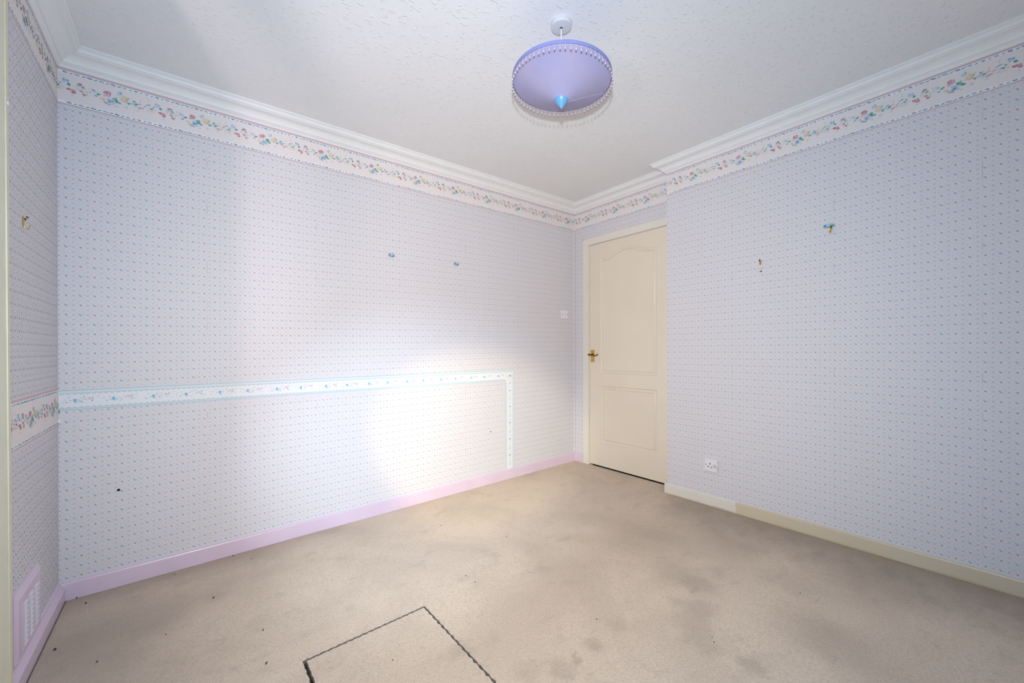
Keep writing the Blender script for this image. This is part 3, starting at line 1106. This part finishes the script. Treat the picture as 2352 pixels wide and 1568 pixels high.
bm = bmesh.new()
panels = [arch_outline(.300, .848, .832, 1.842, 1.902), arch_outline(.305, .850, .226, .722, .722)]
rect = [(-LY0, LZ0), (-LY1, LZ0), (-LY1, LZ1), (-LY0, LZ1)]
edges = []
rv = [bm.verts.new((XF, -s, z)) for s, z in rect]
edges += [bm.edges.new((rv[i], rv[(i+1) % 4])) for i in range(4)]
mould = [(.0, .0), (.0025, .0050), (.008, .0085), (.014, .0088), (.020, .0060), (.0245, .0010), (.027, .0014), (.029, .0062), (.036, .0078), (.040, .0080)]
for P0 in panels:
    prev = None
    for d_, dep in mould:
        pts = offset_poly(P0, d_)
        ring = [bm.verts.new((XF+dep, -s, z)) for s, z in pts]
        if prev is None:
            edges += [bm.edges.new((ring[i], ring[(i+1) % len(ring)])) for i in range(len(ring))]
        else:
            for i in range(len(ring)):
                j = (i+1) % len(ring)
                bm.faces.new((prev[i], prev[j], ring[j], ring[i]))
        prev = ring
    bm.faces.new(prev)
bmesh.ops.triangle_fill(bm, edges=edges, use_beauty=True)
bk = [bm.verts.new((XF+.035, -s, z)) for s, z in rect]
for i in range(4):
    j = (i+1) % 4
    bm.faces.new((rv[i], bk[i], bk[j], rv[j]))
bm.faces.new(bk)
leaf = finish('door_leaf', bm, M['door'], door, smooth=True)

# frame: lining and slim architrave
bm = bmesh.new()
sA, sB = 0.111, 1.005
zO, zI = 2.043, 1.986
for (s0, s1, z0, z1) in ((sA, .1755, 0.0, zO), (.9505, sB, 0.0, zO), (.1755, .9505, zI, zO)):
    box(bm, -0.012, 0.0, -s1, -s0, z0, z1, bev=0.003)
box(bm, 0.0, 0.06, -.1775, -.1722, 0, 1.988)
box(bm, 0.0, 0.06, -.955, -.9497, 0, 1.988)
box(bm, 0.0, 0.06, -.9497, -.1775, 1.9825, 1.988)
finish('door_frame', bm, M['frame_white'], door)

# handle: backplate, spindle, scrolled lever, screws
hp = link('handle', None, door)
bm = bmesh.new()
box(bm, XF-.0045, XF, -.2335, -.1945, .930, 1.036, bev=.0015)
finish('backplate', bm, M['brass'], hp)
bm = bmesh.new()
zc = .996
pv = Vector((XF, -.214, zc))
tube(bm, [(XF-.002, -.214, zc), (XF-.012, -.214, zc)], [.012, .009], 14)
tube(bm, [(XF-.012, -.214, zc), (XF-.045, -.214, zc)], .0065, 12)
tube(bm, [(XF-.047, -.202, zc+.001), (XF-.049, -.214, zc), (XF-.049, -.238, zc-.003), (XF-.048, -.262, zc-.009), (XF-.047, -.284, zc-.009), (XF-.046, -.300, zc-.002), (XF-.045, -.308, zc+.005)],
     [.0075, .0085, .0068, .0052, .0052, .0058, .0040], 12)
finish('lever', bm, M['brass_dark'], hp, smooth=True)
for s, z in ((.201, 1.028), (.227, 1.028), (.201, .938), (.227, .938)):
    bm = bmesh.new()
    tube(bm, [(XF-.0045, -s, z), (XF-.0062, -s, z)], [.0036, .0026], 10)
    finish('screw', bm, M['screw'], hp)


# ------------------------------------------------------------------ light switch and socket
def rounded_plate(bm, f, w_, h_, d0, d1, r_=.005, bev=.0025, n=5, mi=0):
    """plate with rounded corners in local (s, z), from depth d0 out to d1"""
    def out(k, dep):
        pts = []
        for cx, cz, a0 in ((w_/2-r_, h_/2-r_, 0), (-w_/2+r_, h_/2-r_, 90), (-w_/2+r_, -h_/2+r_, 180), (w_/2-r_, -h_/2+r_, 270)):
            for i in range(n+1):
                a = math.radians(a0+90*i/n)
                pts.append(f(cx+(r_-k)*math.cos(a), cz+(r_-k)*math.sin(a), dep))
        return [bm.verts.new(p) for p in pts]
    R = [out(0, d0), out(0, d1-bev), out(bev*.4, d1-bev*.3), out(bev, d1)]
    for a, b in zip(R[:-1], R[1:]):
        for i in range(len(a)):
            j = (i+1) % len(a)
            bm.faces.new((a[i], a[j], b[j], b[i])).material_index = mi
    bm.faces.new(R[-1]).material_index = mi
    bm.faces.new(R[0][::-1]).material_index = mi


# switch on the back wall
sx, sz = -.1420, 1.366
sw = empty('light_switch', (sx, 0, sz), 'small white square light switch on the back wall beside the far corner', 'switch')
fS = lambda a, b, h: (sx+a, -h, sz+b)
bm = bmesh.new()
rounded_plate(bm, fS, .086, .080, 0, .009)
finish('faceplate', bm, M['plastic'], sw, root=sw.location)
bm = bmesh.new()
v = [bm.verts.new(fS(a, b, h)) for a, b, h in ((-.008, -.013, .009), (.008, -.013, .009), (.008, .013, .009), (-.008, .013, .009), (-.008, -.013, .0105), (.008, -.013, .0105), (.008, 0, .0125), (-.008, 0, .0125), (.008, .013, .0145), (-.008, .013, .0145))]
for q in ((4, 5, 6, 7), (7, 6, 8, 9), (0, 1, 5, 4), (3, 2, 8, 9)):
    bm.faces.new([v[i] for i in q])
bm.faces.new([v[i] for i in (0, 4, 7, 9, 3)])
bm.faces.new([v[i] for i in (1, 2, 8, 6, 5)])
finish('rocker', bm, M['plastic'], sw, root=sw.location)
for a in (-.031, .031):
    bm = bmesh.new()
    tube(bm, [fS(a, 0, .0088), fS(a, 0, .0096)], .0040, 10)
    finish('screw', bm, M['screw'], sw, root=sw.location)

# socket on the right wall
qs, qz = 1.3285, .2690
so = empty('power_socket', (-T, -qs, qz), 'white single switched socket low on the right wall', 'socket')
RT = math.radians(-1.2)


def fQ(a, b, h):
    return (-T-h, -(qs+a*math.cos(RT)-b*math.sin(RT)), qz+b*math.cos(RT)+a*math.sin(RT))


bm = bmesh.new()
rounded_plate(bm, fQ, .084, .084, 0, .013, r_=.006, bev=.004)
finish('faceplate', bm, M['plastic'], so, root=so.location)
for nm, a, b, w_, h_ in (('earth_slot', -.004, .012, .0055, .010), ('pin_slot', -.0145, -.0085, .0085, .0052), ('pin_slot', .0075, -.0105, .0085, .0052)):
    bm = bmesh.new()
    vv = [bm.verts.new(fQ(a+x*w_/2, b+y*h_/2, .0134)) for x, y in ((-1, -1), (1, -1), (1, 1), (-1, 1))]
    ww = [bm.verts.new(fQ(a+x*w_/2, b+y*h_/2, .0120)) for x, y in ((-1, -1), (1, -1), (1, 1), (-1, 1))]
    bm.faces.new(vv)
    for i in range(4):
        bm.faces.new((vv[i], ww[i], ww[(i+1) % 4], vv[(i+1) % 4]))
    finish(nm, bm, M['dark'], so, root=so.location)
for a, b in ((-.031, .002), (.034, -.004)):
    bm = bmesh.new()
    tube(bm, [fQ(a, b, .0128), fQ(a, b, .0138)], .0031, 10)
    finish('screw', bm, M['screw'], so, root=so.location)
bm = bmesh.new()
v = [bm.verts.new(fQ(.0245+a, b+.002, h)) for a, b, h in ((-.0055, -.009, .013), (.0055, -.009, .013), (.0055, .009, .013), (-.0055, .009, .013), (-.0055, -.009, .0138), (.0055, -.009, .0138), (.0055, .009, .0175), (-.0055, .009, .0175))]
for q in ((4, 5, 6, 7), (0, 1, 5, 4), (3, 2, 6, 7), (0, 4, 7, 3), (1, 2, 6, 5)):
    bm.faces.new([v[i] for i in q])
finish('rocker', bm, paint('rocker_grey', (0.62, 0.60, 0.60), .35), so, root=so.location)


# ------------------------------------------------------------------ picture hooks
def hook(f, s, z, label, L=.034, turn=0.0, mat='brass', group='brass picture hooks on the walls'):
    p = f(s, z, 0)
    e = empty('picture_hook', p, label, 'hook', group)

    def g(a, b, h):
        c_, s_ = math.cos(turn), math.sin(turn)
        return f(s+a*c_-b*s_, z+a*s_+b*c_, h)
    bm = bmesh.new()
    # strip plate with a rolled tube for the nail, bent up into a hook
    w2 = .0045
    path = [(L*.5, .0022), (L*.42, .0030), (L*.1, .0022), (-L*.25, .0024), (-L*.42, .0042), (-L*.5, .0080), (-L*.44, .0125), (-L*.28, .0150), (-L*.18, .0150)]
    th = .0011
    ra = []
    for i, (b, h) in enumerate(path):
        wdt = w2*(1.0 if i < 4 else .62)
        b2, h2 = path[min(i+1, len(path)-1)]
        b1, h1 = path[max(i-1, 0)]
        dv = Vector((b2-b1, h2-h1)).normalized()
        nx = Vector((-dv.y, dv.x))*th
        ra.append([bm.verts.new(g(x, b+sg*nx.x, h+sg*nx.y)) for x, sg in ((-wdt, 1), (wdt, 1), (wdt, -1), (-wdt, -1))])
    for a, b in zip(ra[:-1], ra[1:]):
        for i in range(4):
            j = (i+1) % 4
            bm.faces.new((a[i], a[j], b[j], b[i]))
    bm.faces.new(ra[0])
    bm.faces.new(ra[-1][::-1])
    finish('hook_plate', bm, M[mat], e, root=e.location)
    bm = bmesh.new()
    tube(bm, [g(0, L*.36, .0075), g(0, L*.22, .0030)], .0026, 10)
    tube(bm, [g(0, L*.52, .0110), g(0, L*.42, .0085)], [.0036, .0030], 10)
    finish('nail', bm, M['brass_dark'], e, root=e.location)
    return e


hook(toC, -.4775, 1.518, 'brass picture hook on the far left wall', L=.042)
hook(toB, 1.967, 1.684, 'brass picture hook below a blue paper scrap on the right wall', L=.036, turn=-.15)
hook(toB, 1.6235, 1.566, 'tilted brass picture hook on the right wall with no paper scrap', L=.030, turn=.18, mat='brass')

# ------------------------------------------------------------------ vent low on the left wall
ve = empty('air_vent', (-LA, -.478, .088), 'pink framed louvred air vent low on the far left wall', 'vent')
va, vb, vz0, vz1 = -.612, -.348, .086, .308
bm = bmesh.new()
ia, ib, iz0, iz1 = -.560, -.372, .108, .256


def vent_ring(pts):
    for (a, b, c_, d_, h0), (a2, b2, c2, d2, h1) in zip(pts[:-1], pts[1:]):
        q0 = [(a, c_), (b, c_), (b, d_), (a, d_)]
        q1 = [(a2, c2), (b2, c2), (b2, d2), (a2, d2)]
        v0 = [bm.verts.new(toC(s, z, h0)) for s, z in q0]
        v1 = [bm.verts.new(toC(s, z, h1)) for s, z in q1]
        for i in range(4):
            j = (i+1) % 4
            bm.faces.new((v0[i], v0[j], v1[j], v1[i]))


vent_ring([(va, vb, vz0, vz1, 0), (va, vb, vz0, vz1, .006), (va+.012, vb-.006, vz0+.006, vz1-.022, .014), (ia-.006, ib+.006, iz0-.004, iz1+.006, .0125), (ia, ib, iz0, iz1, .012), (ia, ib, iz0, iz1, .002)])
finish('vent_frame', bm, M['pink'], ve, root=ve.location)
bm = bmesh.new()
b_ = [bm.verts.new(toC(s, z, .0025)) for s, z in ((ia, iz0), (ib, iz0), (ib, iz1), (ia, iz1))]
bm.faces.new(b_)
finish('vent_back', bm, M['dark'], ve, root=ve.location)
NC, NR = 3, 9
cw = (ib-ia)/NC
rh = (iz1-iz0)/NR
for c_ in range(NC):
    for r_ in range(NR):
        s0, s1 = ia+c_*cw+.004, ia+(c_+1)*cw-.004
        z0 = iz0+r_*rh
        bm = bmesh.new()
        q = [toC(s0, z0+.002, .015), toC(s1, z0+.002, .015), toC(s1, z0+rh*.92, .007), toC(s0, z0+rh*.92, .007)]
        q2 = [toC(s0, z0+.0005, .0135), toC(s1, z0+.0005, .0135), toC(s1, z0+rh*.85, .0055), toC(s0, z0+rh*.85, .0055)]
        v0 = [bm.verts.new(p) for p in q]
        v1 = [bm.verts.new(p) for p in q2]
        bm.faces.new(v0)
        bm.faces.new(v1[::-1])
        for i in range(4):
            j = (i+1) % 4
            bm.faces.new((v0[i], v1[i], v1[j], v0[j]))
        finish('slat', bm, M['vent_white'], ve, root=ve.location)
for c_ in range(NC+1):
    s = ia+c_*cw
    bm = bmesh.new()
    box(bm, -LA+.003, -LA+.0165, s-.004, s+.004, iz0, iz1)
    finish('mullion', bm, M['pink'], ve, root=ve.location)

# ------------------------------------------------------------------ cream upright board at the left edge, standing out from the wall
wx_b, wx_t = -3.1555, -3.1620       # its front leans back a touch
wy, wn = -1.206, -1.272
wd = empty('upright_board', (-3.22, -1.24, 0), 'tall cream upright board standing out from the wall at the left edge', 'panel')


def leanbox(bm, x0, x1b, x1t, y0, y1, z0, z1, mi=0):
    vs_ = []
    for z, xr in ((z0, x1b), (z1, x1t)):
        for y in (y0, y1):
            for x in (x0, xr):
                vs_.append(bm.verts.new((x, y, z)))
    for q in ((0, 1, 3, 2), (4, 6, 7, 5), (0, 4, 5, 1), (2, 3, 7, 6), (0, 2, 6, 4), (1, 5, 7, 3)):
        bm.faces.new([vs_[i] for i in q]).material_index = mi


bm = bmesh.new()
leanbox(bm, -LA+.001, wx_b-.002, wx_t-.002, wn, wy-.014, 0.0, HC)
finish('board', bm, M['wardrobe'], wd, root=wd.location)
bm = bmesh.new()
leanbox(bm, -LA+.001, wx_b, wx_t, wy-.0138, wy+.0015, .0, HC)
finish('edge_strip', bm, M['wardrobe_edge'], wd, root=wd.location)
bm = bmesh.new()
tube(bm, [(wx_t+.0, wy-.004, 1.618), (wx_t+.0035, wy-.004, 1.618)], .0040, 10)
finish('buffer', bm, M['plastic'], wd, root=wd.location)

# ------------------------------------------------------------------ pendant lamp
LX, LY_ = -1.6640, -1.4300
lamp = empty('pendant_lamp', (LX, LY_, HC), 'lilac conical pendant lamp with bead fringe hanging from the ceiling', 'lamp')
LR = Vector(lamp.location)
bm = bmesh.new()
lathe(bm, [(0, 0), (.0415, 0), (.0425, -.003), (.0415, -.0165), (.0400, -.0190), (.0370, -.0200), (.006, -.0205), (0, -.0205)], 40, centre=(LX, LY_, HC))
finish('ceiling_rose', bm, paint('rose_white', (.66, .67, .71), .45, .01), lamp, root=LR, smooth=True)
bm = bmesh.new()
lathe(bm, [(0, -.0200), (.0055, -.0202), (.0055, -.0225), (.0030, -.0235), (.0030, -.0205)], 14, centre=(LX, LY_, HC))
finish('cord_grip', bm, M['dark'], lamp, root=LR)
bm = bmesh.new()
tube(bm, [(LX, LY_, HC-.0215), (LX, LY_, 2.30), (LX, LY_, 2.18)], .0032, 8)
finish('flex', bm, paint('flex_white', (.78, .77, .76), .5), lamp, root=LR)
bm = bmesh.new()
lathe(bm, [(0, .0), (.014, 0), (.018, -.012), (.018, -.045), (.0, -.047)], 18, centre=(LX, LY_, 2.225))
finish('lamp_holder', bm, M['plastic'], lamp, root=LR)

RS, ZR = .2015, 2.1655
OX, OY = LX+.0155, LY_+.014
TX, TY = -.060, .014


def tilt(x, y, z):
    return (OX+x, OY+y, ZR+z+TX*x+TY*y)


SEG = 96
ZA = -.090        # apex below the rim
bm = bmesh.new()
rings = []
pf = [(RS, 0.0), (RS*.97, -.0025), (RS*.80, -.0165), (RS*.60, -.0345), (RS*.40, -.0530), (RS*.20, -.0715), (RS*.06, -.0850), (.004, -.0890)]
for r_, z in pf:
    rings.append([bm.verts.new(tilt(r_*math.cos(2*math.pi*i/SEG), r_*math.sin(2*math.pi*i/SEG), z)) for i in range(SEG)])
for a, b in zip(rings[:-1], rings[1:]):
    for i in range(SEG):
        j = (i+1) % SEG
        bm.faces.new((a[i], a[j], b[j], b[i]))
bm.faces.new(rings[-1])
sh = finish('lamp_shade', bm, M['lilac'], lamp, root=LR, smooth=True)
so_ = sh.modifiers.new('thickness', 'SOLIDIFY')
so_.thickness = .0012
so_.offset = 1
# upright binding round the rim
bm = bmesh.new()
rr_ = []
for r_, z in ((RS-.0015, -.001), (RS+.0012, -.001), (RS+.0018, .004), (RS+.0010, .013), (RS-.0015, .0132)):
    rr_.append([bm.verts.new(tilt(r_*math.cos(2*math.pi*i/SEG), r_*math.sin(2*math.pi*i/SEG), z)) for i in range(SEG)])
rr_.append(rr_[0])
for a, b in zip(rr_[:-1], rr_[1:]):
    for i in range(SEG):
        j = (i+1) % SEG
        bm.faces.new((a[i], a[j], b[j], b[i]))
finish('rim_band', bm, M['band'], lamp, root=LR, smooth=True)
bm = bmesh.new()
tube(bm, [tilt((RS+.001)*math.cos(2*math.pi*i/SEG), (RS+.001)*math.sin(2*math.pi*i/SEG), -.0012) for i in range(SEG+1)], .0011, 6)
finish('piping', bm, M['piping'], lamp, root=LR)
# joining seam of the cone
sa = math.radians(-22)
bm = bmesh.new()
c_, s_ = math.cos(sa), math.sin(sa)
row = []
for r_, z in [(RS*.97, -.0025), (RS*.80, -.0165), (RS*.60, -.0345), (RS*.40, -.0530), (RS*.20, -.0715), (RS*.09, -.0825)]:
    row.append([bm.verts.new(tilt(r_*c_-w_*s_, r_*s_+w_*c_, z-dz)) for w_, dz in ((-.0014, .0006), (.0014, .0006), (.0014, .0016), (-.0014, .0016))])
for a, b in zip(row[:-1], row[1:]):
    for i in range(4):
        bm.faces.new((a[i], a[(i+1) % 4], b[(i+1) % 4], b[i]))
finish('shade_seam', bm, M['seamtape'], lamp, root=LR)
bm = bmesh.new()
AP = tilt(0, 0, ZA)
lathe(bm, [(0, .020), (.0270, .0190), (.0308, .0165), (.0305, .0130), (.0220, .0010), (.0110, -.0120), (.0030, -.0215), (.0010, -.0245), (0, -.0250)], 28, centre=AP)
finish('finial', bm, M['finial'], lamp, root=LR, smooth=True)

# fringe: one bead drop, copied round the rim
bm = bmesh.new()
tube(bm, [(0, 0, 0), (0.0003, 0, -.016)], .00045, 5)
lathe(bm, [(0, -.0135), (.0011, -.0140), (.0022, -.0175), (.0030, -.0215), (.0026, -.0235), (.0012, -.0248), (0, -.0252)], 8)
lathe(bm, [(0, -.0225), (.00335, -.0218), (.0033, -.0226), (.0016, -.0262), (0, -.0285)], 8, mi=1)
bead0 = finish('fringe_bead', bm, [M['bead'], M['bead_dark']], lamp, level=False, smooth=True)
NB = 64
for k in range(NB):
    a = 2*math.pi*(k+.5)/NB
    p = S(tilt((RS+.0012)*math.cos(a), (RS+.0012)*math.sin(a), -.0015)) - LR
    b = bead0 if k == 0 else bead0.copy()
    if k:
        COL.objects.link(b)
        b.parent = lamp
    b.location = p
    b.rotation_euler = (random.uniform(-.05, .05), random.uniform(-.05, .05), a)

# ------------------------------------------------------------------ crumbs and lint on the carpet
bm = bmesh.new()
CR = []
CR = [ (-3.233, -0.011, 0.0045), (-3.195, -0.091, 0.0045), (-3.230, -0.408, 0.0054), (-3.101, -0.589, 0.0036), (-2.767, -0.403, 0.0045), (-2.596, -0.123, 0.0027), (-2.646, -0.977, 0.0045), (-2.630, -0.779, 0.0036), (-2.904, -0.050, 0.0027), (-1.656, -0.414, 0.0027), (-1.829, -1.039, 0.0027), (-1.444, -0.787, 0.0027), (-1.316, -1.083, 0.0018), (-1.834, -0.970, 0.0027), (-1.605, -1.558, 0.0027), (-1.380, -1.907, 0.0027), (-1.361, -1.892, 0.0018), (-0.807, -2.010, 0.0027), (-2.306, -1.243, 0.0027), (-2.920, -0.567, 0.0027), (-2.668, -0.028, 0.0036), (-2.811, 0.043, 0.0036) ]
for x, y, r_ in CR:
    m0 = Matrix.Translation((x, y, r_*.5)) @ Matrix.Rotation(random.uniform(0, 3), 4, 'Z') @ Matrix.Diagonal((1.5, .8, .6, 1))
    bmesh.ops.create_icosphere(bm, subdivisions=1, radius=r_, matrix=m0)
if CR:
    cr = finish('carpet_crumbs', bm, paint('crumb', (.10, .075, .055), .9, .2), floor)
    cr['kind'] = 'stuff'
    cr['label'] = 'dark crumbs and lint scattered on the carpet'
else:
    bm.free()
